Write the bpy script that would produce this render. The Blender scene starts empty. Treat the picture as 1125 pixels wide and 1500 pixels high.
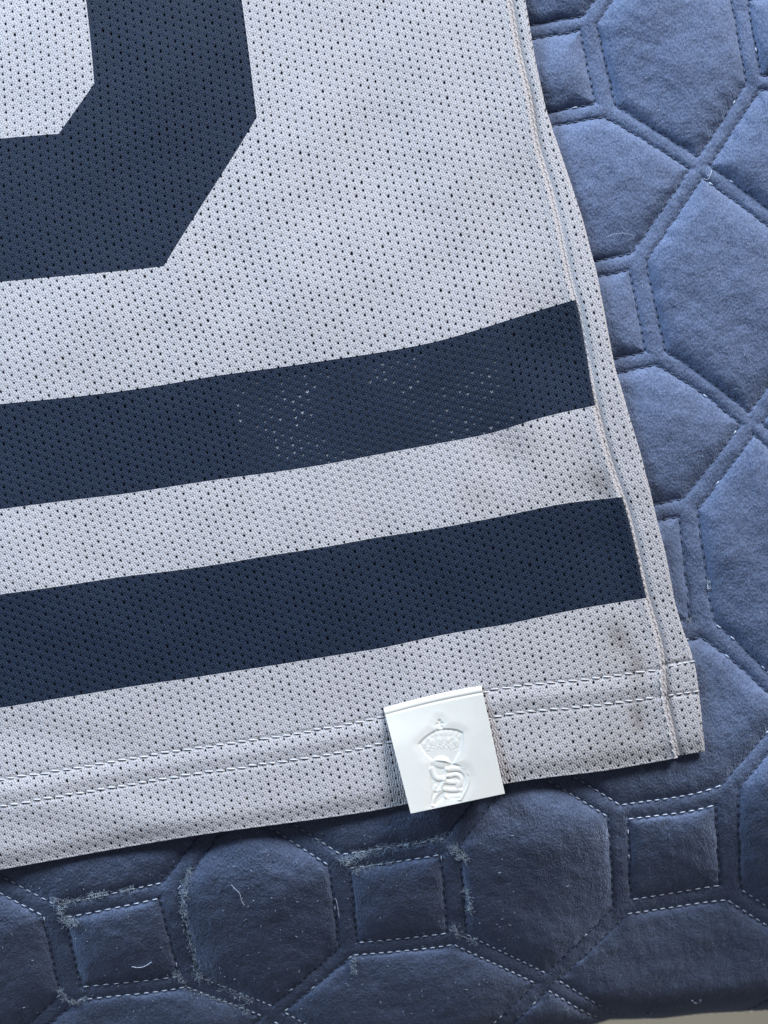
import bpy, bmesh, math, random
import numpy as np
from mathutils import Vector

random.seed(7)
rng = np.random.default_rng(7)

# ------------------------------------------------------------------ scale
S = 0.00025            # metres per unit (one unit = a quarter of a millimetre)
D = 1600.0             # camera height in units (0.4 m)
CX, CY = 562.5, 750.0

# ------------------------------------------------------------------ camera, world, light, exposure
sc = bpy.context.scene
cam_d = bpy.data.cameras.new('camera')
cam = bpy.data.objects.new('camera', cam_d)
sc.collection.objects.link(cam)
cam.location = (0, 0, D * S)
cam_d.sensor_fit = 'VERTICAL'
cam_d.sensor_height = 36.0
cam_d.lens = 18.0 / (CY / D)
cam_d.clip_start = 0.01
cam_d.clip_end = 20
cam_d.dof.use_dof = True
cam_d.dof.focus_distance = D * S - 0.006
cam_d.dof.aperture_fstop = 10.0
sc.camera = cam

world = bpy.data.worlds.new('World')
sc.world = world
world.use_nodes = True
bg = world.node_tree.nodes['Background']
bg.inputs[0].default_value = (0.92, 0.90, 1.0, 1)
bg.inputs[1].default_value = 0.085


def area(name, loc, target, sx, sy, energy, col):
    l = bpy.data.lights.new(name, 'AREA')
    l.shape = 'RECTANGLE'
    l.size, l.size_y = sx, sy
    l.energy = energy
    l.color = col
    o = bpy.data.objects.new(name, l)
    sc.collection.objects.link(o)
    o.location = loc
    o.rotation_euler = (Vector(target) - Vector(loc)).to_track_quat('-Z', 'Y').to_euler()
    return o


area('window_light', (1.35, 2.84, 1.50), (0, 0, 0), 1.25, 1.25, 250.0, (0.93, 0.95, 1.0))
area('window_light_side', (-0.86, 0.78, 0.60), (-0.1, -0.06, 0), 0.6, 0.5, 27.0, (0.57, 0.76, 1.0))

sc.view_settings.view_transform = 'Standard'
sc.view_settings.look = 'None'
sc.view_settings.exposure = 0.0
sc.view_settings.gamma = 1.0
sc.view_settings.use_curve_mapping = False


# ------------------------------------------------------------------ helpers
def P(px, py, z):
    """a point of the layout (px, py on the bed as seen from above) at height z"""
    px, py, z = np.broadcast_arrays(np.asarray(px, float), np.asarray(py, float), np.asarray(z, float))
    f = (1 - z / D) * S
    return np.stack([(px - CX) * f, (CY - py) * f, z * S], -1)


class TPS:
    """smooth warp that lays a flat pattern out as the cloth lies"""
    def __init__(self, src, dst, lam=0.5):
        src = np.array(src, float); dst = np.array(dst, float)
        self.c = src; n = len(src)
        K = self.phi(src, src) + lam * np.eye(n) * 100
        Q = np.hstack([np.ones((n, 1)), src])
        A = np.zeros((n + 3, n + 3)); A[:n, :n] = K; A[:n, n:] = Q; A[n:, :n] = Q.T
        b = np.zeros((n + 3, 2)); b[:n] = dst
        self.w = np.linalg.solve(A, b)

    @staticmethod
    def phi(a, b):
        r2 = ((a[:, None, :] - b[None]) ** 2).sum(-1)
        return 0.5 * r2 * np.log(r2 + 1e-9)

    def __call__(self, u, v):
        u = np.asarray(u, float); v = np.asarray(v, float); sh = u.shape
        p = np.stack([u.ravel(), v.ravel()], -1)
        out = np.empty_like(p); n = len(self.c)
        for s in range(0, len(p), 40000):
            q = p[s:s + 40000]
            out[s:s + 40000] = self.phi(q, self.c) @ self.w[:n] + self.w[n] + q @ self.w[n + 1:]
        return out[:, 0].reshape(sh), out[:, 1].reshape(sh)


def sstep(a, b, x):
    t = np.clip((x - a) / (b - a), 0, 1)
    return t * t * (3 - 2 * t)


def waves(seed, wl0, wl1, n):
    r = np.random.default_rng(seed)
    ks = []
    for i in range(n):
        wl = wl0 * (wl1 / wl0) ** r.random(); a = r.random() * 2 * math.pi
        ks.append((2 * math.pi / wl * math.cos(a), 2 * math.pi / wl * math.sin(a), r.random() * 6.28, (wl / wl1)))

    def f(x, y):
        s = 0
        for kx, ky, ph, am in ks:
            s = s + am * np.sin(kx * x + ky * y + ph)
        return s / math.sqrt(n)
    return f


def mesh_obj(name, verts, faces, mat, parent=None, uv=None, smooth=True, normals=None):
    me = bpy.data.meshes.new(name)
    me.from_pydata([tuple(v) for v in verts] if not isinstance(verts, np.ndarray) else verts.tolist(), [], faces if isinstance(faces, list) else faces.tolist())
    if uv is not None:
        l = me.uv_layers.new(name='UVMap')
        idx = np.empty(len(me.loops), dtype=np.int32); me.loops.foreach_get('vertex_index', idx)
        l.data.foreach_set('uv', np.asarray(uv, np.float32)[idx].ravel())
    if smooth:
        me.polygons.foreach_set('use_smooth', np.ones(len(me.polygons), bool))
    if normals is not None:
        me.normals_split_custom_set_from_vertices(normals.tolist())
    me.update()
    me.materials.append(mat)
    o = bpy.data.objects.new(name, me)
    sc.collection.objects.link(o)
    if parent:
        o.parent = parent
    return o


def empty(name, label, cat, loc=(0, 0, 0)):
    o = bpy.data.objects.new(name, None)
    sc.collection.objects.link(o)
    o.empty_display_size = 0.01
    o['label'] = label; o['category'] = cat
    return o


class Tubes:
    """collects thin round threads into one mesh"""
    def __init__(self, sides=5):
        self.v = []; self.f = []; self.n = sides

    def add(self, pts, rad, taper=True):
        pts = np.asarray(pts, float); m = len(pts)
        tan = np.gradient(pts, axis=0)
        tan /= np.linalg.norm(tan, axis=1, keepdims=True) + 1e-12
        up = np.array([0, 0, 1.0])
        base = len(self.v)
        for i in range(m):
            a = np.cross(tan[i], up); na = np.linalg.norm(a)
            a = np.array([1.0, 0, 0]) if na < 1e-6 else a / na
            b = np.cross(a, tan[i])
            r = rad * (0.45 if taper and i in (0, m - 1) else 1.0)
            for k in range(self.n):
                t = 2 * math.pi * k / self.n
                self.v.append(tuple(pts[i] + r * (math.cos(t) * a + math.sin(t) * b)))
        for i in range(m - 1):
            for k in range(self.n):
                k2 = (k + 1) % self.n
                self.f.append((base + i * self.n + k, base + i * self.n + k2, base + (i + 1) * self.n + k2, base + (i + 1) * self.n + k))
        self.f.append(tuple(base + k for k in range(self.n))[::-1])
        self.f.append(tuple(base + (m - 1) * self.n + k for k in range(self.n)))

    def build(self, name, mat, parent=None):
        return mesh_obj(name, self.v, self.f, mat, parent)


# ------------------------------------------------------------------ materials
PITCH = 11.6           # spacing of the holes in the mesh cloth


class NT:
    def __init__(self, name):
        self.m = bpy.data.materials.new(name); self.m.use_nodes = True
        self.t = self.m.node_tree; self.b = self.t.nodes['Principled BSDF']

    def n(self, kind, **kw):
        nd = self.t.nodes.new(kind)
        for k, v in kw.items():
            setattr(nd, k, v)
        return nd

    def put(self, sock, v):
        if hasattr(v, 'bl_idname') or isinstance(v, bpy.types.NodeSocket):
            self.t.links.new(v, sock)
        else:
            sock.default_value = v

    def math(self, op, a, b=0.0, c=0.0):
        nd = self.n('ShaderNodeMath', operation=op)
        for i, v in enumerate((a, b, c)):
            self.put(nd.inputs[i], v)
        return nd.outputs[0]

    def noise(self, vec, scale, detail=2.0, rough=0.5):
        nd = self.n('ShaderNodeTexNoise')
        self.put(nd.inputs['Vector'], vec)
        nd.inputs['Scale'].default_value = scale
        nd.inputs['Detail'].default_value = detail
        nd.inputs['Roughness'].default_value = rough
        return nd.outputs['Fac']

    def bump(self, h, dist, strength=1.0, normal=None):
        nd = self.n('ShaderNodeBump')
        nd.inputs['Strength'].default_value = strength
        nd.inputs['Distance'].default_value = dist
        self.put(nd.inputs['Height'], h)
        if normal is not None:
            self.put(nd.inputs['Normal'], normal)
        return nd.outputs[0]

    def mixcol(self, f, a, b):
        nd = self.n('ShaderNodeMix', data_type='RGBA')
        self.put(nd.inputs[0], f)
        self.put(nd.inputs[6], a); self.put(nd.inputs[7], b)
        return nd.outputs[2]


def knit(name, c0, c1, relief=1.0, rough=0.75, sheen=0.15, shade_spots=()):
    """warp-knit mesh cloth: UV counts hole pitches, three wales to a pitch"""
    k = NT(name)
    uv = k.n('ShaderNodeUVMap').outputs[0]
    sp = k.n('ShaderNodeSeparateXYZ'); k.put(sp.inputs[0], uv)
    u, v = sp.outputs[0], sp.outputs[1]
    TAU = 2 * math.pi
    nz = k.noise(uv, 0.9, 3, 0.6)
    mp = k.n('ShaderNodeMapping'); k.put(mp.inputs[0], uv); mp.inputs['Scale'].default_value = (1.0, 0.42, 1.0)
    fine = k.noise(mp.outputs[0], 7.5, 2, 0.6)
    # wales weave round the staggered holes
    wob = k.math('MULTIPLY', k.math('SINE', k.math('MULTIPLY', v, TAU)), k.math('COSINE', k.math('MULTIPLY', u, math.pi)))
    uu = k.math('ADD', k.math('MULTIPLY', u, 3.0), k.math('MULTIPLY', wob, 0.28))
    uu = k.math('ADD', uu, k.math('MULTIPLY', nz, 0.5))
    wale = k.math('ABSOLUTE', k.math('SINE', k.math('MULTIPLY', uu, math.pi)))
    # slanting loops along each wale
    sl = k.math('ADD', k.math('MULTIPLY', v, 3.0), k.math('MULTIPLY', k.math('SINE', k.math('MULTIPLY', uu, math.pi)), 0.22))
    sl = k.math('ADD', sl, k.math('MULTIPLY', fine, 0.35))
    loop = k.math('SINE', k.math('MULTIPLY', sl, TAU))
    h = k.math('ADD', wale, k.math('MULTIPLY', loop, 0.11))
    h = k.math('ADD', h, k.math('MULTIPLY', fine, 0.40))
    # the cloth dips towards every hole
    dip = k.math('MULTIPLY', k.math('COSINE', k.math('MULTIPLY', v, TAU)), k.math('SINE', k.math('MULTIPLY', u, math.pi)))
    h = k.math('ADD', h, k.math('MULTIPLY', dip, 0.30))
    k.put(k.b.inputs['Normal'], k.bump(h, 0.00023 * relief, 1.0))
    f = k.math('MULTIPLY_ADD', fine, 1.6, -0.3)
    col = k.mixcol(f, (*c0, 1), (*c1, 1))
    # brownish shade painted into the colour, near the seam and between stripes: (u, v, half width, half height, strength)
    if shade_spots:
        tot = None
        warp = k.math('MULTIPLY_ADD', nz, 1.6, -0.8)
        for su, sv, ru, rv, st in shade_spots:
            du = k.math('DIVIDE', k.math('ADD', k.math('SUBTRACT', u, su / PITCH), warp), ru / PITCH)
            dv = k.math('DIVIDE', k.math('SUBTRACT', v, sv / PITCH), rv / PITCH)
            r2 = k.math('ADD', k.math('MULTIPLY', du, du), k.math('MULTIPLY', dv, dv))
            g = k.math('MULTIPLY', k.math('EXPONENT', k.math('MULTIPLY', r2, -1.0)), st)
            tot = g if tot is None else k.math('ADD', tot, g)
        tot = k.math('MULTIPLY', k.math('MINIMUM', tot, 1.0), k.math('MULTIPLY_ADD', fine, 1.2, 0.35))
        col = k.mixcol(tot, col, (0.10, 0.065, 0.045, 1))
    k.put(k.b.inputs['Base Color'], col)
    k.b.inputs['Roughness'].default_value = rough
    k.b.inputs['Sheen Weight'].default_value = sheen
    k.b.inputs['Sheen Roughness'].default_value = 0.5
    k.b.inputs['Specular IOR Level'].default_value = 0.16
    return k.m


def velvet(name):
    k = NT(name)
    tc = k.n('ShaderNodeTexCoord').outputs['Object']
    mp = k.n('ShaderNodeMapping'); k.put(mp.inputs[0], tc)
    mp.inputs['Rotation'].default_value = (0, 0, math.radians(-12))
    mp.inputs['Scale'].default_value = (1.0, 0.45, 1.0)
    pile = k.noise(mp.outputs[0], 1900, 2, 0.65)
    tuft = k.noise(mp.outputs[0], 420, 3, 0.6)
    nap = k.noise(tc, 34, 1.5, 0.5)
    nap2 = k.noise(tc, 130, 3, 0.6)
    h = k.math('ADD', k.math('MULTIPLY', pile, 0.6), k.math('MULTIPLY', tuft, 0.55))
    # the pile leans one way, towards the foot of the bed
    ge = k.n('ShaderNodeNewGeometry').outputs['Normal']
    va = k.n('ShaderNodeVectorMath', operation='ADD'); k.put(va.inputs[0], ge)
    va.inputs[1].default_value = (0.03, -0.16, 0.0)
    vn = k.n('ShaderNodeVectorMath', operation='NORMALIZE'); k.put(vn.inputs[0], va.outputs[0])
    n1 = k.bump(k.math('ADD', k.math('MULTIPLY', nap, 1.0), k.math('MULTIPLY', nap2, 0.22)), 0.0030, 1.0, vn.outputs[0])
    n2 = k.bump(h, 0.00055, 1.0, n1)
    k.put(k.b.inputs['Normal'], n2)
    f = k.math('MULTIPLY_ADD', pile, 2.2, -0.6)
    k.put(k.b.inputs['Base Color'], k.mixcol(f, (0.076, 0.102, 0.174, 1), (0.178, 0.226, 0.350, 1)))
    k.b.inputs['Roughness'].default_value = 0.9
    k.b.inputs['Specular IOR Level'].default_value = 0.1
    k.b.inputs['Sheen Weight'].default_value = 0.8
    k.b.inputs['Sheen Roughness'].default_value = 0.35
    k.b.inputs['Sheen Tint'].default_value = (0.62, 0.74, 1.0, 1)
    return k.m


def thread(name, c, rough=0.6):
    k = NT(name)
    tc = k.n('ShaderNodeTexCoord').outputs['Object']
    nz = k.noise(tc, 900, 2, 0.6)
    k.put(k.b.inputs['Base Color'], k.mixcol(nz, (c[0] * 0.75, c[1] * 0.75, c[2] * 0.75, 1), (min(1, c[0] * 1.25), min(1, c[1] * 1.25), min(1, c[2] * 1.25), 1)))
    k.put(k.b.inputs['Normal'], k.bump(k.noise(tc, 4000, 1, 0.5), 0.0001, 0.8))
    k.b.inputs['Roughness'].default_value = rough
    return k.m


def tagmat():
    k = NT('tag_leatherette')
    tc = k.n('ShaderNodeTexCoord').outputs['Object']
    nz = k.noise(tc, 160, 3, 0.6); fine = k.noise(tc, 2600, 2, 0.6)
    k.put(k.b.inputs['Base Color'], k.mixcol(nz, (0.555, 0.545, 0.50, 1), (0.61, 0.60, 0.555, 1)))
    k.put(k.b.inputs['Normal'], k.bump(fine, 0.00004, 0.7))
    k.b.inputs['Roughness'].default_value = 0.55
    k.b.inputs['Subsurface Weight'].default_value = 0.5
    k.b.inputs['Subsurface Radius'].default_value = (1.0, 0.75, 0.6)
    k.b.inputs['Subsurface Scale'].default_value = 0.0008
    return k.m


def floormat():
    k = NT('floor_boards')
    tc = k.n('ShaderNodeTexCoord').outputs['Object']
    k.put(k.b.inputs['Base Color'], k.mixcol(k.noise(tc, 6, 3), (0.22, 0.20, 0.15, 1), (0.29, 0.26, 0.20, 1)))
    k.b.inputs['Roughness'].default_value = 0.7
    return k.m


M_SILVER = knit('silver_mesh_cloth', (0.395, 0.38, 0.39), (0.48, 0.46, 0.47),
                shade_spots=[(-54, 494, 13, 26, 0.30), (-36, 540, 12, 30, 0.40), (-45, 618, 10, 24, 0.48), (-60, 510, 36, 50, 0.14), (-130, 190, 42, 36, 0.20), (-24, 268, 16, 24, 0.38), (-205, 250, 30, 26, 0.18), (-95, 640, 30, 30, 0.10)])
M_NAVY = knit('navy_print_mesh_cloth', (0.0065, 0.0120, 0.0255), (0.020, 0.0325, 0.060), 1.1, 0.65, 0.0)
M_PATCH = thread('inner_label_cloth', (0.70, 0.72, 0.76), 0.8)
M_VELVET = velvet('blue_velvet')
M_HEMTHREAD = thread('grey_hem_thread', (0.45, 0.45, 0.46))
M_PALE = thread('pale_quilting_thread', (0.50, 0.56, 0.66))
M_DARK = thread('blue_quilting_thread', (0.05, 0.07, 0.12))
M_FUZZ = thread('pale_lint', (0.31, 0.37, 0.43))
M_TAG = tagmat()
M_FLOOR = floormat()

# ------------------------------------------------------------------ the lie of the bed
_y = np.arange(-700, 2400, 2.0)
_slope = 0.0 * _y + 0.62 * sstep(1160, 1330, _y)
_zb = -np.concatenate([[0], np.cumsum((_slope[1:] + _slope[:-1]) * 0.5 * 2.0)])
_sd = 0.085 * sstep(250, 900, _y)
_zd = -np.concatenate([[0], np.cumsum((_sd[1:] + _sd[:-1]) * 0.5 * 2.0)])
w_bed = waves(3, 300, 900, 7)


def bed(px, py):
    yt = py + 0.13 * (px - 562)
    droop = np.interp(py, _y, _zd) * sstep(680, 1080, px)
    return np.interp(yt, _y, _zb) + 2.5 * w_bed(px, py) + droop


# ------------------------------------------------------------------ floor
mesh_obj('floor', P(0, 0, 0).reshape(1, 3).repeat(4, 0) * 0 + np.array([[-4, -4, -0.55], [4, -4, -0.55], [4, 4, -0.55], [-4, 4, -0.55]]), [(0, 1, 2, 3)], M_FLOOR)['kind'] = 'structure'

# ------------------------------------------------------------------ jersey layout
U0 = 0.0
S1T, S1B, S2T, S2B, ROW1, ROW2, HEM = 0.0, 154.0, 287.0, 444.0, 551.0, 590.0, 682.0
NB, NBI = -180.0, -390.0      # bottom edges of the number, outer and inner
seam_v = np.array([-600, -450, -368, -307, -234, -171, -101, -15, 0, 157, 266, 294, 446, 527, 592, 684])
seam_x = np.array([712, 746, 760, 774, 786, 804, 820, 838, 843, 872, 900, 911, 947, 968, 973, 993])
seam_y = np.array([-147, 0, 80, 140, 212, 272, 340, 424, 439, 594, 699, 728, 876, 954, 1019, 1110])
seam_v = np.interp(seam_v, [-600, 0, 157, 294, 446, 684], [-600, S1T, S1B, S2T, S2B, HEM])
JC = [((0, v), (x, y)) for v, x, y in zip(seam_v, seam_x, seam_y)]


def row_pts(v, pts, ulen, xr):
    """points along a row of the cloth; u from arc length measured back from the seam"""
    pts = np.array(pts + [xr], float)
    seg = np.hypot(*np.diff(pts, axis=0).T)
    cum = np.concatenate([[0], np.cumsum(seg)])
    for p, c in zip(pts[:-1], cum[:-1]):
        JC.append(((-(cum[-1] - c) * ulen / cum[-1], v), tuple(p)))


row_pts(S1T, [(0, 592), (199, 570), (320, 550), (478, 528), (640, 500), (725, 475), (782, 457)], 858, (843, 439))
row_pts(S1B, [(0, 746), (178, 724), (400, 692), (478, 680), (640, 650), (725, 633), (782, 615)], 888, (872, 594))
row_pts(S2T, [(0, 871), (178, 845), (400, 813), (549, 788), (700, 763), (825, 738)], 922, (911, 728))
row_pts(S2B, [(0, 1037), (124, 1017), (274, 994), (398, 975), (560, 949), (740, 915), (860, 890)], 962, (947, 876))
row_pts(ROW1, [(0, 1142), (279, 1097), (560, 1050), (740, 1007), (877, 993)], 983, (967, 985))
row_pts(HEM, [(0, 1274), (149, 1247), (299, 1222), (448, 1202), (560, 1185), (740, 1148), (877, 1130)], 1008, (993, 1110))
JC += [((-410, -378), (376, 172)), ((-567, NB), (240, 390)), ((-808, NB), (0, 413)),
       ((-410, -552), (354, 0)), ((-640, -464), (138, 122)), ((-696, NBI), (86, 196)), ((-783, NBI), (0, 203)), ((-640, -586), (126, 0))]
JT = TPS([a for a, b in JC], [b for a, b in JC], 0.6)

w_j1 = waves(11, 180, 520, 8)
w_j2 = waves(12, 60, 150, 10)
# long shallow folds of the shirt: (x, y, half length, half width, angle from vertical, height)
FOLDS = [(815, 520, 70, 52, 16, -8.0), (735, 545, 110, 40, 14, 2.5),
         (742, 655, 44, 36, 30, -4.0), (872, 722, 32, 24, 10, -3.0), (790, 690, 120, 40, 12, 2.5), (880, 800, 75, 44, 13, -7.0),
         (700, 760, 110, 44, 20, 2.0), (908, 945, 26, 14, 30, -1.5), (938, 1056, 26, 12, 20, -1.5),
         (180, 150, 260, 30, 8, -2.2), (232, 190, 260, 28, 8, 2.2), (420, 330, 300, 60, 10, 2.0), (560, 200, 260, 50, 11, -2.0),
         (700, 120, 240, 34, 12, -2.0), (338, 640, 90, 14, 11, 2.0), (600, 860, 160, 50, 40, -3.0), (120, 900, 200, 60, 60, 2.5),
         (150, 1190, 260, 30, 82, 3.0), (60, 1080, 200, 30, 80, -2.0)]


def jfront(px, py, u, v):
    """height of the front of the shirt"""
    z = bed(px, py) + 27 + 2.2 * w_j1(px, py) + 0.5 * w_j2(px, py)
    for x, y, L, W, a, h in FOLDS:
        a = math.radians(a)
        dx, dy = px - x, py - y
        t = dx * math.sin(a) + dy * math.cos(a); n = dx * math.cos(a) - dy * math.sin(a)
        z = z + h * np.exp(-(t / L) ** 2 - (n / W) ** 2)
    # hem: sewn rows pulled in, the edge lower
    for r in (ROW1, ROW2):
        z = z - 1.3 * np.exp(-((v - r) / 3.4) ** 2)
    z = z + 1.6 * np.exp(-((v - 570) / 11) ** 2)
    z = z - 5 * sstep(HEM - 40, HEM, v) ** 2
    # rolled edge along the side seam
    z = z + 1.8 * np.exp(-((u + 6) / 7.0) ** 2) - 3.4 * sstep(-4, 0, u)
    return z


def lattice(u0, u1, v0, v1, seed, rx=1.62, ry=2.35):
    """flat mesh cloth with a staggered grid of real holes"""
    r = np.random.default_rng(seed)
    verts, faces, key = [], [], {}
    p = PITCH
    i0, i1 = math.floor(u0 / p), math.ceil(u1 / p)
    j0, j1 = math.floor(v0 / p) - 1, math.ceil(v1 / p) + 1

    def vid(a, b):     # in half pitches
        k = (a, b)
        if k not in key:
            key[k] = len(verts); verts.append((a * p / 2, b * p / 2))
        return key[k]
    cs = [(math.cos(t), math.sin(t)) for t in [math.radians(x) for x in (225, 270, 315, 0, 45, 90, 135, 180)]]
    for i in range(i0, i1):
        off = 1 if i % 2 else 0
        for j in range(j0, j1):
            a, b = 2 * i, 2 * j + off
            ring = [vid(a, b), vid(a + 1, b), vid(a + 2, b), vid(a + 2, b + 1), vid(a + 2, b + 2), vid(a + 1, b + 2), vid(a, b + 2), vid(a, b + 1)]
            cx, cy = (a + 1) * p / 2 + r.normal(0, 0.22), (b + 1) * p / 2 + r.normal(0, 0.22)
            q = 1 + r.normal(0, 0.13)
            hr = []
            for k, (c, s) in enumerate(cs):
                m = 0.86 if k % 2 == 0 else 1.06
                hr.append(len(verts)); verts.append((cx + c * rx * q * m, cy + s * ry * q * m))
            for k in range(8):
                k2 = (k + 1) % 8
                faces.append((ring[k], ring[k2], hr[k2], hr[k]))
    return verts, faces


def cut_regions(verts, faces, lines, keep, region):
    bm = bmesh.new()
    vs = [bm.verts.new((x, y, 0)) for x, y in verts]
    for f in faces:
        bm.faces.new([vs[i] for i in f])
    for (x, y), (nx, ny) in lines:
        geom = list(bm.verts) + list(bm.edges) + list(bm.faces)
        bmesh.ops.bisect_plane(bm, geom=geom, dist=0.02, plane_co=(x, y, 0), plane_no=(nx, ny, 0))
    out = {}
    bm.verts.index_update()
    co = np.array([v.co[:2] for v in bm.verts])
    for f in bm.faces:
        idx = [v.index for v in f.verts]
        c = co[idx].mean(0)
        if keep(c[0], c[1]):
            out.setdefault(region(c[0], c[1]), []).append(idx)
    bm.free()
    return co, out


def sub(co, faces):
    used = sorted({i for f in faces for i in f})
    m = {g: l for l, g in enumerate(used)}
    return co[used], [[m[i] for i in f] for f in faces]


# the printed number: outer and inner outline with cut corners
def line(a, b):
    d = np.array(b, float) - np.array(a, float); n = np.array([-d[1], d[0]]) / np.hypot(*d)
    return (a, tuple(n))


OC1, OC2 = (-410, -378), (-567, NB)
IC1, IC2 = (-640, -464), (-696, NBI)


def side(p, a, b):
    return (b[0] - a[0]) * (p[1] - a[1]) - (b[1] - a[1]) * (p[0] - a[0])


def in_number(u, v):
    outer = u < -410 and v < NB and side((u, v), OC1, OC2) > 0
    inner = u < -640 and v < NBI and side((u, v), IC1, IC2) > 0
    return outer and not inner


UL, VT = -1450.0, -860.0
lines = [((0, y), (0, 1)) for y in (S1T, S1B, S2T, S2B, HEM, NB, NBI)] + [((x, 0), (1, 0)) for x in (0, -410, -640)] + [line(OC1, OC2), line(IC1, IC2)]
lv, lf = lattice(UL, 12, VT, HEM + 12, 21)
co, regs = cut_regions(lv, lf, lines,
                       lambda u, v: u < 0 and v < HEM,
                       lambda u, v: 'stripe_upper' if S1T < v < S1B else 'stripe_lower' if S2T < v < S2B else 'number' if in_number(u, v) else 'front')

jersey = empty('jersey', 'silver grey mesh sports jersey with navy number and stripes lying on the quilt', 'jersey')


def solid(o, th):
    m = o.modifiers.new('thickness', 'SOLIDIFY')
    m.thickness = th * S; m.offset = -1; m.use_rim = True
    return o


jx, jy = JT(co[:, 0], co[:, 1])
jz = jfront(jx, jy, co[:, 0], co[:, 1])
jw = P(jx, jy, jz)
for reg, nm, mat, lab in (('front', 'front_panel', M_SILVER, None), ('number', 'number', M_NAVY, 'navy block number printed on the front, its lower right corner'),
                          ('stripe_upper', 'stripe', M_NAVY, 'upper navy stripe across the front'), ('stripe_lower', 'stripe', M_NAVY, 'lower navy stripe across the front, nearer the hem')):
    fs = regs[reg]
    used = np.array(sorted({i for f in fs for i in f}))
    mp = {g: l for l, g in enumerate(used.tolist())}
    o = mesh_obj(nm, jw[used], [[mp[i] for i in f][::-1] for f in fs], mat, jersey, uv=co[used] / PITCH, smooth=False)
    solid(o, 1.5)
    if lab:
        o['label'] = lab

# the back: a strip wraps round the side fold, the rest lies underneath
oy = np.array([-700, -160, 0, 84, 160, 232, 308, 400, 530, 676, 783, 800, 896, 971, 1009, 1101, 1140])
ox = np.array([613, 735, 770, 784, 800, 824, 850, 875, 899, 942, 968, 973, 992, 1018, 1024, 1033, 1036])
_yy = np.arange(-700, 1141, 5.0); _k = np.exp(-(np.arange(-8, 9) / 3.5) ** 2); _k /= _k.sum()
_xx = np.interp(_yy, oy, ox); _xs = np.convolve(np.pad(_xx, 8, mode='reflect', reflect_type='odd'), _k, 'valid')
oy, ox = _yy, _xs
RF = 4.5
bv, bf = lattice(-46, 140, VT, HEM + 12, 33)
bco, bregs = cut_regions(bv, bf, [((0, HEM - 3), (0, 1)), ((-14, 0), (1, 0))], lambda u, v: u > -14 and v < HEM - 3, lambda u, v: 0)


def seam_at(v):
    return JT(np.zeros_like(v), v)


sx_, sy_ = seam_at(bco[:, 1])
oyy = sy_ - 7
oxx = np.interp(oyy, oy, ox)
dxx, dyy = oxx - sx_, oyy - sy_
wid = np.hypot(dxx, dyy); dxx /= wid; dyy /= wid
wid = wid - RF
d = bco[:, 0] + 5          # a little of it tucked under the front edge
th = np.clip((d - wid) / RF, 0, math.pi)
past = np.maximum(0, d - wid - math.pi * RF)
off = np.minimum(d, wid) + RF * np.sin(th) - past
bx_, by_ = sx_ + dxx * off, sy_ + dyy * off
bz = bed(bx_, by_) + 24  - RF * (1 - np.cos(th)) - 5 * sstep(HEM - 40, HEM, bco[:, 1]) ** 2
bz = bz - 4.0 * np.exp(-((d - 4) / 5.0) ** 2) + 0.8 * w_j2(bx_ * 1.3, by_)
bz = np.where(d < 2, np.minimum(bz, jfront(sx_, sy_, np.full_like(d, -4.0), bco[:, 1]) - 5.0), bz)
for v0 in (546.0, 592.0):
    bz = bz - 2.2 * np.exp(-((bco[:, 1] - v0) / 3.2) ** 2) * np.where(d < wid, 1, 0.2)
bw = P(bx_, by_, bz)
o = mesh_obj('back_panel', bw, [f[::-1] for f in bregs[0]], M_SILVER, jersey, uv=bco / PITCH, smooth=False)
solid(o, 1.4)

gu, gv = np.meshgrid(np.linspace(UL, -4, 90), np.linspace(VT, HEM - 12, 100))
gx, gy = JT(gu.ravel(), gv.ravel())
gz = jfront(gx, gy, np.full_like(gx, -60.0), np.minimum(gv.ravel(), HEM - 30)) - 8
gz = gz - 5 * sstep(HEM - 60, HEM, gv.ravel())
gi = np.arange(90 * 100).reshape(100, 90)
gf = np.stack([gi[:-1, :-1], gi[1:, :-1], gi[1:, 1:], gi[:-1, 1:]], -1).reshape(-1, 4)
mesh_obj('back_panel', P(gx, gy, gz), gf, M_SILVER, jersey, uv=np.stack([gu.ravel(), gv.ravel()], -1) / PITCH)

# pale label sewn inside, seen only through the holes
gu, gv = np.meshgrid(np.linspace(-521, -120, 60), np.linspace(14, 268, 40))
gx, gy = JT(gu.ravel(), gv.ravel())
gz = jfront(gx, gy, gu.ravel(), gv.ravel()) - 1.65 - 1.2 * np.maximum(0, waves(5, 90, 200, 6)(gx, gy) + 0.25)
gi = np.arange(60 * 40).reshape(40, 60)
gf = np.stack([gi[:-1, :-1], gi[1:, :-1], gi[1:, 1:], gi[:-1, 1:]], -1).reshape(-1, 4)
mesh_obj('inner_label', P(gx, gy, gz), gf, M_PATCH, jersey)['label'] = 'pale label sewn inside, glimpsed through the holes'


# ------------------------------------------------------------------ hem stitches, one by one
def stitch_path(u0, u1, v, lift):
    t = np.linspace(0, 1, 6)
    u = u0 + (u1 - u0) * t
    vv = v + 1.1 * (t - 0.5) * 2
    x, y = JT(u, vv)
    z = jfront(x, y, u, vv) + lift * np.sin(np.pi * t) ** 0.6 - 0.9
    return P(x, y, z)


for row in (ROW1, ROW2):
    u = -1300.0
    while u < -14:
        L = 14.0 + rng.normal(0, 1.2)
        t = Tubes(6); t.add(stitch_path(u, min(u + L, -3), row + rng.normal(0, 0.5), 1.9), 1.25 * S); t.build('hem_stitch', M_HEMTHREAD, jersey)
        u += L + 2.2
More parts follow.
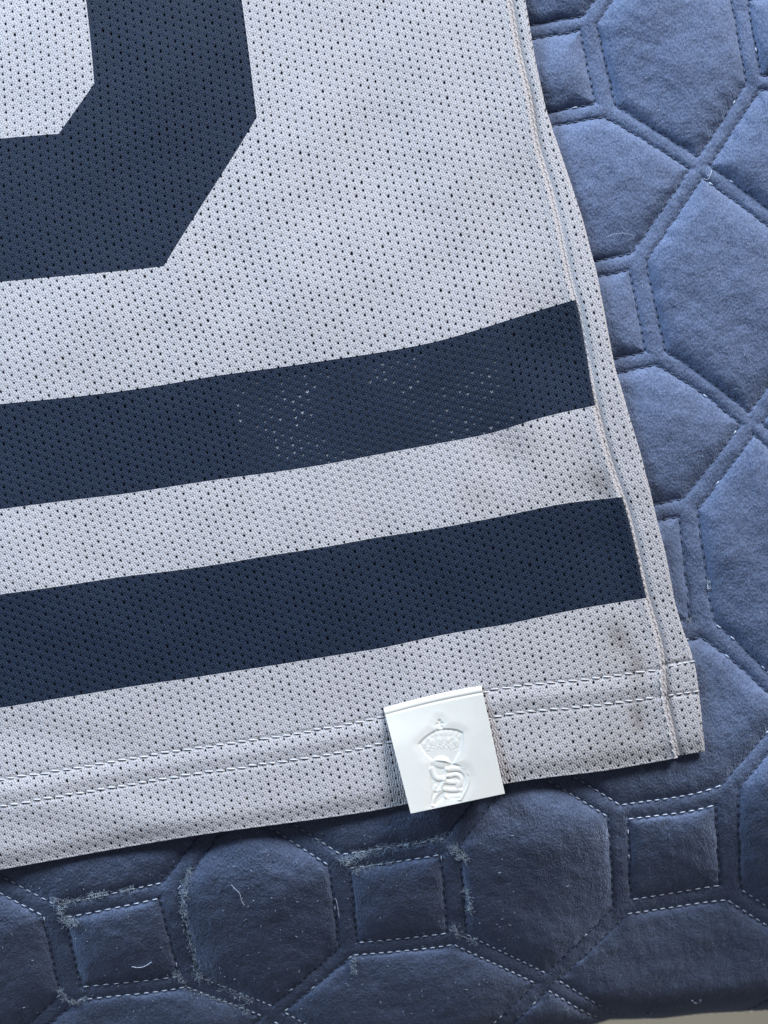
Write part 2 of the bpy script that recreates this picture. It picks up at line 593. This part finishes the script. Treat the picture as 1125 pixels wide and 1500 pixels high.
# stitches across the side strip and down the seam near the hem
for a, b in (((979, 976), (1019, 968)), ((977, 1019), (1026, 1012))):
    n = 4
    for i in range(n):
        f0, f1 = i / n + 0.02, (i + 1) / n - 0.03
        t_ = np.linspace(f0, f1, 6)
        x = a[0] + (b[0] - a[0]) * t_; y = a[1] + (b[1] - a[1]) * t_
        s_ = np.sin(np.pi * np.linspace(0, 1, 6))
        vloc = 546 if a[1] < 1000 else 592
        z = bed(x, y) + 22.0 + 2.0 * s_ 
        z = z - 2.5 * (t_ > 0.93)
        t = Tubes(6); t.add(P(x, y, z), 1.1 * S); t.build('hem_stitch', M_HEMTHREAD, jersey)
for v0 in np.arange(540, 676, 13.0):
    tt = np.linspace(0, 1, 6)
    v_ = v0 + 10.5 * tt; u_ = -5.0 + 1.6 * np.sin(tt * 3.1) + rng.normal(0, .5)
    x, y = JT(u_, v_)
    z = jfront(x, y, u_, v_) + 1.3 * np.sin(np.pi * tt) - 0.4
    t = Tubes(6); t.add(P(x, y, z), 1.0 * S); t.build('seam_stitch', M_HEMTHREAD, jersey)

# ------------------------------------------------------------------ tag with the pressed-in emblem
NS, NTT = 240, 270
ts, tt = np.meshgrid(np.linspace(0, 1, NS), np.linspace(0, 1, NTT))
ex = 10 + ts * 805 + tt * 225 - 30 * ts * tt         # enlarged tag coordinates
ey = 265 - ts * 185 + tt * 870 + 20 * ts * tt
ey = ey - 38 * np.sin(np.pi * ts) * (1 - tt) ** 3 * 0.35


def capsule(pts, r):
    best = np.full(ex.shape, 1e9)
    for (x0, y0), (x1, y1) in zip(pts[:-1], pts[1:]):
        dx, dy = x1 - x0, y1 - y0
        t = np.clip(((ex - x0) * dx + (ey - y0) * dy) / (dx * dx + dy * dy), 0, 1)
        best = np.minimum(best, np.hypot(ex - x0 - t * dx, ey - y0 - t * dy))
    return best - r


def poly_sdf(pts):
    inside = np.zeros(ex.shape, bool)
    dist = capsule(pts + [pts[0]], 0)
    n = len(pts)
    for i in range(n):
        (x0, y0), (x1, y1) = pts[i], pts[(i + 1) % n]
        c = ((y0 > ey) != (y1 > ey))
        with np.errstate(divide='ignore', invalid='ignore'):
            xi = (x1 - x0) * (ey - y0) / (y1 - y0 + 1e-12) + x0
        inside ^= c & (ex < xi)
    return np.where(inside, -dist, dist)


def smooth_pts(pts, k=3):
    p = np.array(pts, float)
    for _ in range(k):
        q = []
        for a, b in zip(p[:-1], p[1:]):
            q += [a * 0.75 + b * 0.25, a * 0.25 + b * 0.75]
        p = np.array([p[0]] + q + [p[-1]])
    return [tuple(a) for a in p]


fan = poly_sdf([(298, 562), (335, 520), (385, 482), (440, 450), (500, 438), (560, 438), (620, 448), (664, 470), (660, 540), (640, 625), (580, 735), (520, 690), (460, 690), (415, 705), (350, 645)])
body = poly_sdf([(415, 690), (580, 720), (640, 745), (690, 775), (716, 830), (708, 890), (680, 950), (640, 1015), (560, 1015), (520, 1000), (440, 1070), (405, 1060), (415, 960), (400, 850), (405, 770)])
orb = np.minimum(capsule([(470, 375), (482, 425)], 13), capsule([(452, 400), (492, 392)], 8))
sink = np.minimum(np.minimum(fan, body), orb)
h = -4.2 * sstep(9, -12, sink) - 3.0 * sstep(75, -10, sink)
# ribs and beads in the crown
cx0, cy0 = 505, 800
ang = np.arctan2(ex - cx0, cy0 - ey); rad = np.hypot(ex - cx0, ey - cy0)
ins = sstep(-6, -22, fan)
h = h + ins * 1.5 * (np.abs(np.sin(ang * 26)) * sstep(300, 325, rad) + 0.9 * np.abs(np.sin(ang * 13)) * np.exp(-((rad - 275) / 26) ** 2)
                     + 0.9 * np.maximum(0, np.sin(ang * 32 + rad * 0.05) * np.sin(rad * 0.16)) * np.exp(-((rad - 225) / 34) ** 2))
h = h + 1.2 * sstep(10, -6, capsule(smooth_pts([(345, 560), (385, 505), (405, 560), (375, 610)]), 8)) * 1.0
h = h + 1.2 * sstep(10, -6, capsule(smooth_pts([(560, 590), (545, 520), (600, 500), (610, 570)]), 8)) * 1.0
for xx in (455, 480, 505):
    h = h + 1.1 * sstep(7, -4, capsule([(xx - 12, 460), (xx, 590)], 5))


def ridge(pts, r, amp):
    global h
    s = capsule(smooth_pts(pts), 0)
    h = h + amp * np.sqrt(np.clip(1 - (s / r) ** 2, 0, 1))


he = 1 - ((ex - 488) / 72) ** 2 - ((ey - 712) / 52) ** 2
h = h + 4.0 * np.sqrt(np.clip(he, 0, 1))
ridge([(405, 770), (440, 850), (500, 850), (535, 820), (530, 770)], 22, 3.6)
ridge([(545, 770), (640, 765), (690, 800), (702, 860), (680, 930), (640, 1010)], 24, 3.8)
ridge([(545, 830), (610, 810), (650, 840), (650, 900), (620, 910)], 18, 3.4)
ridge([(515, 870), (560, 880), (620, 880)], 20, 3.2)
ridge([(510, 935), (570, 945), (640, 940)], 19, 3.2)
ridge([(520, 995), (580, 1000), (630, 990)], 17, 2.8)
ridge([(510, 850), (505, 910), (520, 990)], 15, 3.0)
ridge([(500, 890), (470, 940), (430, 950), (440, 910)], 16, 3.0)
ridge([(480, 950), (430, 1000), (415, 1065)], 17, 3.0)
hs = h.copy()
for _ in range(3):
    q_ = np.pad(hs, 1, mode='edge')
    hs = (q_[:-2, 1:-1] + q_[2:, 1:-1] + q_[1:-1, :-2] + q_[1:-1, 2:] + 2 * q_[1:-1, 1:-1]) / 6
tx, ty = 560 + ex / 5.625, 990 + ey / 5.625
# the jersey under it, as a smooth sheet, and the tag standing off it
base = bed(tx, ty) + 27 + 2.2 * w_j1(tx, ty)
lift = 1.5 + tt ** 1.2 * (19 - 11.0 * ts) + 6.0 * (1 - ts) * sstep(0, 0.4, tt) + 1.5 * np.sin(np.pi * tt)
fold = -3.5 * np.clip(1 - tt / 0.045, 0, 1) ** 2 - 0.9 * np.exp(-((tt - 0.065) / 0.010) ** 2)
pl = np.linalg.lstsq(np.stack([np.ones(ts.size), ts.ravel(), tt.ravel()], -1)[tt.ravel() < 0.6], base.ravel()[tt.ravel() < 0.6], rcond=None)[0]
tz = pl[0] + pl[1] * ts + pl[2] * tt + 3 + lift + fold + hs * 0.36
ti = np.arange(NS * NTT).reshape(NTT, NS)
tf = np.stack([ti[:-1, :-1], ti[1:, :-1], ti[1:, 1:], ti[:-1, 1:]], -1).reshape(-1, 4)
tw = P(tx.ravel(), ty.ravel(), tz.ravel())
emb = (sink < 8).ravel()[tf].all(1)


def piece(name, fs, parent):
    used = np.unique(fs); m = np.full(NS * NTT, -1); m[used] = np.arange(len(used))
    return solid(mesh_obj(name, tw[used], m[fs], M_TAG, parent, smooth=False), 3.0)


tag = piece('brand_tag', tf[~emb], jersey)
piece('emblem', tf[emb], tag)['label'] = 'crown above a curling monogram, pressed into the tag'
tag['label'] = 'white tag with pressed crown emblem sewn on the hem'

# ------------------------------------------------------------------ quilt
QU, QV = 414.0, 370.0
SA, SB = 63.0, 60.0
GH, GV = 27.0, 22.0
c0 = np.array([SA + GH / 2, SB + GV / 2]); c1 = np.array([QU / 2, QV / 2])
dd = (c1 - c0) / np.linalg.norm(c1 - c0)
nn = np.array([dd[1], -dd[0]])           # towards the wide pad beside the square
DW = 11.5


def q(i, k, a, b):
    return (i * QU + a, k * QV + b)


QC = [(q(0, 0, SA, -SB), (850, 45)), (q(0, 0, SA, SB), (872, 152)), (q(0, 1, SA, -SB), (922, 395)), (q(0, 1, SA, SB), (946, 516)),
      (q(0, 2, SA, -SB), (995, 757)), (q(0, 2, SA, SB), (1011, 909)), (q(0, 3, SA, -SB), (1048, 1179)), (q(0, 3, SA, SB), (1055, 1297)),
      (q(0, 3, -SA, -SB), (919, 1200)), (q(0, 3, -SA, SB), (924, 1318)),
      (q(-1, 3, -SA, -SB), (511, 1272)), (q(-1, 3, SA, -SB), (646, 1252)), (q(-1, 3, SA, SB), (655, 1367)), (q(-1, 3, -SA, SB), (523, 1381)),
      (q(-2, 3, -SA, -SB), (95, 1344)), (q(-2, 3, SA, -SB), (234, 1316)), (q(-2, 3, SA, SB), (262, 1430)), (q(-2, 3, -SA, SB), (118, 1446)),
      (q(0, 0, 207, 185), (1025, 245)), (q(0, 1, 207, 185), (1100, 621)), (q(0, 2, 207, 185), (1165, 1040)),
      (q(-1, 3, 207, 185), (801, 1438)), (q(-2, 3, 207, 185), (400, 1485)), (q(-1, 2, 207, 185), (758, 1102)), (q(-2, 2, 207, 185), (348, 1170)),
      (q(1, 0, -SA - GH, 68), (1094, 122)), (q(0, 3, SA + GH, -68), (1081, 1155)), (q(0, 3, SA + GH, 68), (1085, 1303)),
      (q(0, 2, SA + GH, 68), (1047, 914)), (q(0, 1, SA + GH, 68), (975, 516)), (q(0, 0, SA + GH, 68), (902, 156))]
QT = TPS([a for a, b in QC], [b for a, b in QC], 1.0)

EX = [-300, 0, 700, 860, 893, 972, 1030, 1125, 1400]
EY = [1640, 1600, 1534, 1504, 1493, 1491, 1484, 1479, 1467]
RB = 46.0
w_q1 = waves(41, 35, 120, 14)
w_q2 = waves(42, 12, 34, 16)
w_q3 = waves(43, 120, 300, 8)


def over_edge(px, py):
    """the cover turns over the edge of the bed and hangs"""
    yc = np.interp(px, EX, EY) - RB
    s = py - yc
    th = np.clip(s / RB, 0, math.pi / 2)
    hang = np.maximum(0, s - RB * math.pi / 2)
    y2 = np.where(s > 0, yc + RB * np.sin(th), py)
    dz = np.where(s > 0, -RB * (1 - np.cos(th)) - hang * 1.0, 0)
    return y2, dz


def pads(u, v):
    iu, iv = np.round(u / QU), np.round(v / QV)
    au, av = np.abs(u - iu * QU), np.abs(v - iv * QV)
    sd = nn[0] * (au - c0[0]) + nn[1] * (av - c0[1])
    ds = np.minimum(SA - au, SB - av)
    dh = np.minimum(au - SA - GH, sd - DW)
    dv = np.minimum(av - SB - GV, -sd - DW)
    d = np.maximum(np.maximum(ds, dh), dv)
    # the puff rounds off towards the corners of a pad
    sm = lambda a, b, k: -k * np.logaddexp(-a / k, -b / k)
    am = QU / 2 - np.abs(au - QU / 2) * 0 - au
    p1 = sm(SA - au, SB - av, 13.0)
    p2 = sm(sm(au - SA - GH, sd - DW, 13.0), sd - DW + 2 * nn[0] * (QU / 2 - au) + 0.0, 16.0)
    p3 = sm(sm(av - SB - GV, -sd - DW, 13.0), -sd - DW + 2 * -nn[1] * (QV / 2 - av), 16.0)
    soft_d = np.where(ds > 0, p1, np.where(dh > 0, p2, np.where(dv > 0, p3, 0)))
    kind = np.where(ds > 0, 1, np.where(dh > 0, 2, np.where(dv > 0, 3, 0)))
    ida = np.where(kind == 2, np.floor(u / QU), iu)
    idb = np.where(kind == 3, np.floor(v / QV), iv)
    return d, kind, ida, idb, soft_d


def quilt_z(px, py, d, ds):
    pos = np.maximum(d, 0); ps = np.maximum(ds, 0)
    z = 7.0 * (1 - np.exp(-pos / 7.0)) + 10.5 * (1 - np.exp(-ps / 42.0))
    neg = np.clip(-d / 11.5, 0, 1)
    z = z + np.where(d < 0, 3.8 * np.sqrt(np.clip(1 - (1 - neg) ** 2, 0, 1)), 0)
    soft = sstep(0, 40, pos)
    z = z + soft * 0.7 * w_q1(px, py) + 0.35 * w_q2(px, py) * (0.4 + 0.6 * sstep(0, 10, np.abs(d))) + soft * 2.0 * w_q3(px, py)
    return z - 4.0


STEP = 1.8
us = np.arange(-1820, 900, STEP); vs = np.arange(-620, 1600, STEP)
qu, qv = np.meshgrid(us, vs)
qx, qy = QT(qu, qv)
# the pucker along every seam: the outline wanders a little
pu = qu + 1.2 * w_q2(qu * 0.7, qv * 0.7); pv = qv + 1.2 * w_q2(qv * 0.7 + 50, qu * 0.7)
qd, qk, qa, qb, qs = pads(pu, pv)
y2, dz = over_edge(qx, qy)
qz = bed(qx, np.minimum(qy, 1700)) + quilt_z(qx, qy, qd, qs) + dz
qw = P(qx, y2, qz)
# normals of the whole sheet, so that neighbouring pads join without a crease
dux = np.gradient(qw, axis=1); dvx = np.gradient(qw, axis=0)
qn = -np.cross(dux, dvx)
qn /= np.linalg.norm(qn, axis=-1, keepdims=True) + 1e-20
H_, W_ = qu.shape
# leave out what the shirt wholly covers
seam_poly_x = np.interp(np.arange(-300, 1300), oy, ox)
hemx = np.array([-600, 0, 149, 299, 448, 560, 740, 877, 1033]); hemy = np.array([1378, 1274, 1247, 1222, 1202, 1185, 1148, 1130, 1101])
cover = (qx < np.interp(qy, oy, ox) - 90) & (qy < np.interp(qx, hemx, hemy) - 90)
ok = (qx > -420) & (qx < 1560) & (qy > -420) & (qy < 2000) & ~cover
okq = ok[:-1, :-1] & ok[1:, :-1] & ok[1:, 1:] & ok[:-1, 1:]
vid = np.arange(H_ * W_).reshape(H_, W_)
quads = np.stack([vid[:-1, :-1], vid[1:, :-1], vid[1:, 1:], vid[:-1, 1:]], -1)
kk, aa, bb = qk[:-1, :-1], qa[:-1, :-1], qb[:-1, :-1]
quilt = empty('quilted_bedspread', 'blue velvet bedspread quilted in squares and hexagons', 'bedspread')
code = np.where(kk == 0, 0, kk * 10000 + (aa + 20) * 100 + (bb + 20)).astype(int)
code[~okq] = -1
flatw = qw.reshape(-1, 3); flatn = qn.reshape(-1, 3)
remap = np.full(H_ * W_, -1)
tot = 0
for c in np.unique(code):
    if c < 0:
        continue
    fs = quads[code == c]
    if len(fs) < 40:
        continue
    used = np.unique(fs)
    remap[used] = np.arange(len(used))
    mesh_obj('stitched_channel' if c == 0 else 'quilted_pad', flatw[used], remap[fs], M_VELVET, quilt, normals=flatn[used])
    tot += len(fs)
print('quilt quads', tot)


# quilting stitches
def shifted_polys():
    def ap(au):      # on the wide pad's slanting side
        return c0[1] + (nn[0] * (au - c0[0]) - DW) / -nn[1]

    def an(au):
        return c0[1] + (nn[0] * (au - c0[0]) + DW) / -nn[1]
    uh = SA + GH
    # slanting side of the tall pad meets its flat side
    av0 = SB + GV
    au0 = c0[0] + (-DW - nn[1] * (av0 - c0[1])) / nn[0]
    auX = c0[0] + (-DW - nn[1] * (QV / 2 - c0[1])) / nn[0]
    sq = [(-SA, -SB), (SA, -SB), (SA, SB), (-SA, SB)]
    hx = [(uh, -ap(uh)), (QU / 2, -ap(QU / 2)), (QU - uh, -ap(uh)), (QU - uh, ap(uh)), (QU / 2, ap(QU / 2)), (uh, ap(uh))]
    vx = [(-au0, av0), (au0, av0), (auX, QV / 2), (au0, QV - av0), (-au0, QV - av0), (-auX, QV / 2)]
    return sq, hx, vx


pale, dark = Tubes(5), Tubes(5)
for i in range(-5, 4):
    for k in range(-3, 6):
        for poly in shifted_polys():
            for (a, b) in zip(poly, poly[1:] + poly[:1]):
                a = np.array(a) + (i * QU, k * QV); b = np.array(b) + (i * QU, k * QV)
                L = np.linalg.norm(b - a); n = max(2, int(L / 11.5))
                e = b - a
                horizontal = abs(e[1]) < 3
                back = e[0] * e[1] > 0 and abs(e[1]) >= 3
                for j in range(n):
                    f = np.linspace((j + 0.12) / n, (j + 0.76) / n, 5)
                    pt = a[None] + e[None] * f[:, None]
                    x, y = QT(pt[:, 0], pt[:, 1])
                    mx, my = x[2], y[2]
                    if not (-410 < mx < 1550 and -410 < my < 1900):
                        continue
                    if mx < np.interp(my, oy, ox) - 60 and my < np.interp(mx, hemx, hemy) - 60:
                        continue
                    yy, ddz = over_edge(x, y)
                    z = bed(x, y) + ddz - 4.0 + 0.9 + 1.6 * np.sin(np.pi * np.linspace(0, 1, 5))
                    low = my + 0.13 * (mx - 562)
                    is_pale = (horizontal or back) and abs(e[0]) > 3 and (low > 1130 or (low > 940 and rng.random() < 0.22))
                    if not is_pale and rng.random() < 0.04:
                        is_pale = True
                    if is_pale:
                        pale.add(P(x, yy, z + 1.0), 0.85 * S)
                    else:
                        dark.add(P(x, yy, z - 0.3), 1.0 * S)
o = pale.build('stitching', M_PALE, quilt); o['kind'] = 'stuff'; o['label'] = 'pale quilting stitches along the lower seams'
o = dark.build('stitching', M_DARK, quilt); o['kind'] = 'stuff'; o['label'] = 'dark blue quilting stitches'


# ------------------------------------------------------------------ frayed thread and lint
def qsurf(x, y, up):
    """height of the velvet at a place, by nearest grid point"""
    out = []
    fx, fy, fz = qx.ravel(), y2.ravel(), qz.ravel()
    for a, b in zip(np.atleast_1d(x), np.atleast_1d(y)):
        i = np.argmin((fx_s - a) ** 2 + (fy_s - b) ** 2)
        out.append(fz_s[i] + up)
    return np.array(out)


selm = (ok & (qy < 1600)).ravel()
fx_s, fy_s, fz_s = qx.ravel()[selm][::5], y2.ravel()[selm][::5], qz.ravel()[selm][::5]


def fray(path, n, length, spread, rad=0.17, core=True, label=None):
    t = Tubes(4)
    path = np.array(smooth_pts(path, 2))
    pz = qsurf(path[:, 0], path[:, 1], 1.2)
    m = len(path)
    if core:
        for _ in range(2):
            jit = rng.normal(0, 0.8, (m, 2))
            t.add(P(path[:, 0] + jit[:, 0], path[:, 1] + jit[:, 1], pz + rng.random() * 1.5), rad * 1.3 * S)
    for _ in range(int(n * 2.4)):
        i = rng.integers(0, m)
        x, y = path[i] + rng.normal(0, spread, 2)
        a = rng.random() * 6.283; L = length * (0.4 + rng.random())
        pts = []
        z = pz[i] + rng.random() * 2
        curl = rng.normal(0, 0.55)
        for s in range(6):
            pts.append((x, y, z + 2.2 * math.sin(s / 5 * 3.1)))
            x += math.cos(a) * L / 5; y += math.sin(a) * L / 5; a += curl
        pts = np.array(pts)
        t.add(P(pts[:, 0], pts[:, 1], pts[:, 2]), rad * (0.6 + 0.6 * rng.random()) * S)
    o = t.build('frayed_thread', M_FUZZ, quilt)
    if label:
        o['label'] = label
    return o


fray([(278, 1275), (270, 1300), (268, 1325), (272, 1350), (280, 1385), (288, 1420), (290, 1432)], 170, 7, 2.6, label='long worn white seam beside the wide pad')
fray([(80, 1318), (90, 1336), (94, 1350), (108, 1350)], 70, 8, 3.0)
fray([(92, 1322), (130, 1312), (160, 1306), (195, 1302)], 80, 8, 3.2)
fray([(88, 1450), (98, 1466), (110, 1470), (124, 1462)], 60, 6, 1.8)
fray([(258, 1425), (275, 1446), (300, 1459), (335, 1470), (362, 1480)], 80, 6, 2.6)
fray([(300, 1432), (325, 1446), (350, 1458), (366, 1466)], 70, 6, 2.8)
fray([(508, 1262), (530, 1250), (560, 1240), (600, 1236), (650, 1226)], 150, 9, 3.4, label='fuzzy worn seam above the square pad')
fray([(520, 1274), (545, 1268), (572, 1264)], 40, 8, 3.0)
fray([(660, 1240), (672, 1250), (680, 1256)], 60, 8, 3.6)
fray([(682, 1300), (688, 1320), (690, 1335)], 40, 6, 2.2)
fray([(520, 1405), (516, 1414), (520, 1424)], 36, 6, 1.8)
fray([(664, 1358), (668, 1368), (695, 1378)], 40, 6, 2.4)
fray([(410, 1210), (440, 1216), (470, 1234), (500, 1262)], 20, 5, 1.6, core=False)
fray([(1008, 912), (1012, 905)], 8, 5, 1.2)
fray([(1037, 852), (1040, 862)], 12, 5, 1.2)
# loops of loose thread at the very edge
for cx_, cy_ in ((948, 1481), (1020, 1464)):
    t = Tubes(5)
    a = np.linspace(0.1, 3.0, 12)
    x = cx_ + 6.5 * np.cos(a); y = cy_ + 5.5 * np.sin(a)
    t.add(P(x, y, qsurf(x, y, 2.5)), 0.9 * S)
    t.build('loose_loop', M_PALE, quilt)


def hair(pts, rad, label):
    p = np.array(smooth_pts(pts, 3))
    t = Tubes(5); t.add(P(p[:, 0], p[:, 1], qsurf(p[:, 0], p[:, 1], 2.4)), rad * S)
    o = t.build('lint_hair', M_PALE, None)
    o['label'] = label; o['category'] = 'lint'; o['group'] = 'loose lint hairs on the velvet'


hair([(193, 1416), (204, 1418), (214, 1415), (222, 1409)], 0.5, 'short curved white hair lying on the square pad at lower left')
hair([(339, 1296), (345, 1303), (352, 1309), (353, 1319), (358, 1326)], 0.38, 'wavy pale hair on the wide pad below the jersey hem')
hair([(1036, 258), (1042, 254), (1043, 248), (1038, 264), (1031, 262)], 0.38, 'tiny pale hair curled at the seam crossing right of the jersey')
hair([(890, 346), (903, 342), (918, 341), (930, 346)], 0.18, 'faint pale hair on the pad just right of the jersey')
hair([(497, 1352 - 8), (493, 1318), (490, 1316)], 0.5, 'small pale lint fibre on the channel left of the fuzzy square')

# tiny specks of lint caught in the pile
t = Tubes(3)
cand = np.flatnonzero((ok & (y2 < 1490) & (qx > 0) & (qx < 1125) & (qy > 0)).ravel())
wsel = rng.choice(cand, 900)
cnt = 0
for i in wsel:
    x, y, z = qx.ravel()[i], y2.ravel()[i], qz.ravel()[i]
    pr = 0.12 + 0.88 * (1 if (y > 1180 and x < 760) else 0.0)
    if rng.random() > pr or cnt > 420:
        continue
    cnt += 1
    a = rng.random() * 6.28; L = 2 + 4 * rng.random(); c = rng.normal(0, 0.6)
    pts = []
    for s in range(4):
        pts.append((x, y, z + 1.0 + 0.8 * math.sin(s)))
        x += math.cos(a) * L / 3; y += math.sin(a) * L / 3; a += c
    pts = np.array(pts)
    t.add(P(pts[:, 0], pts[:, 1], pts[:, 2]), (0.22 + 0.22 * rng.random()) * S)
o = t.build('lint_specks', M_FUZZ, quilt); o['kind'] = 'stuff'
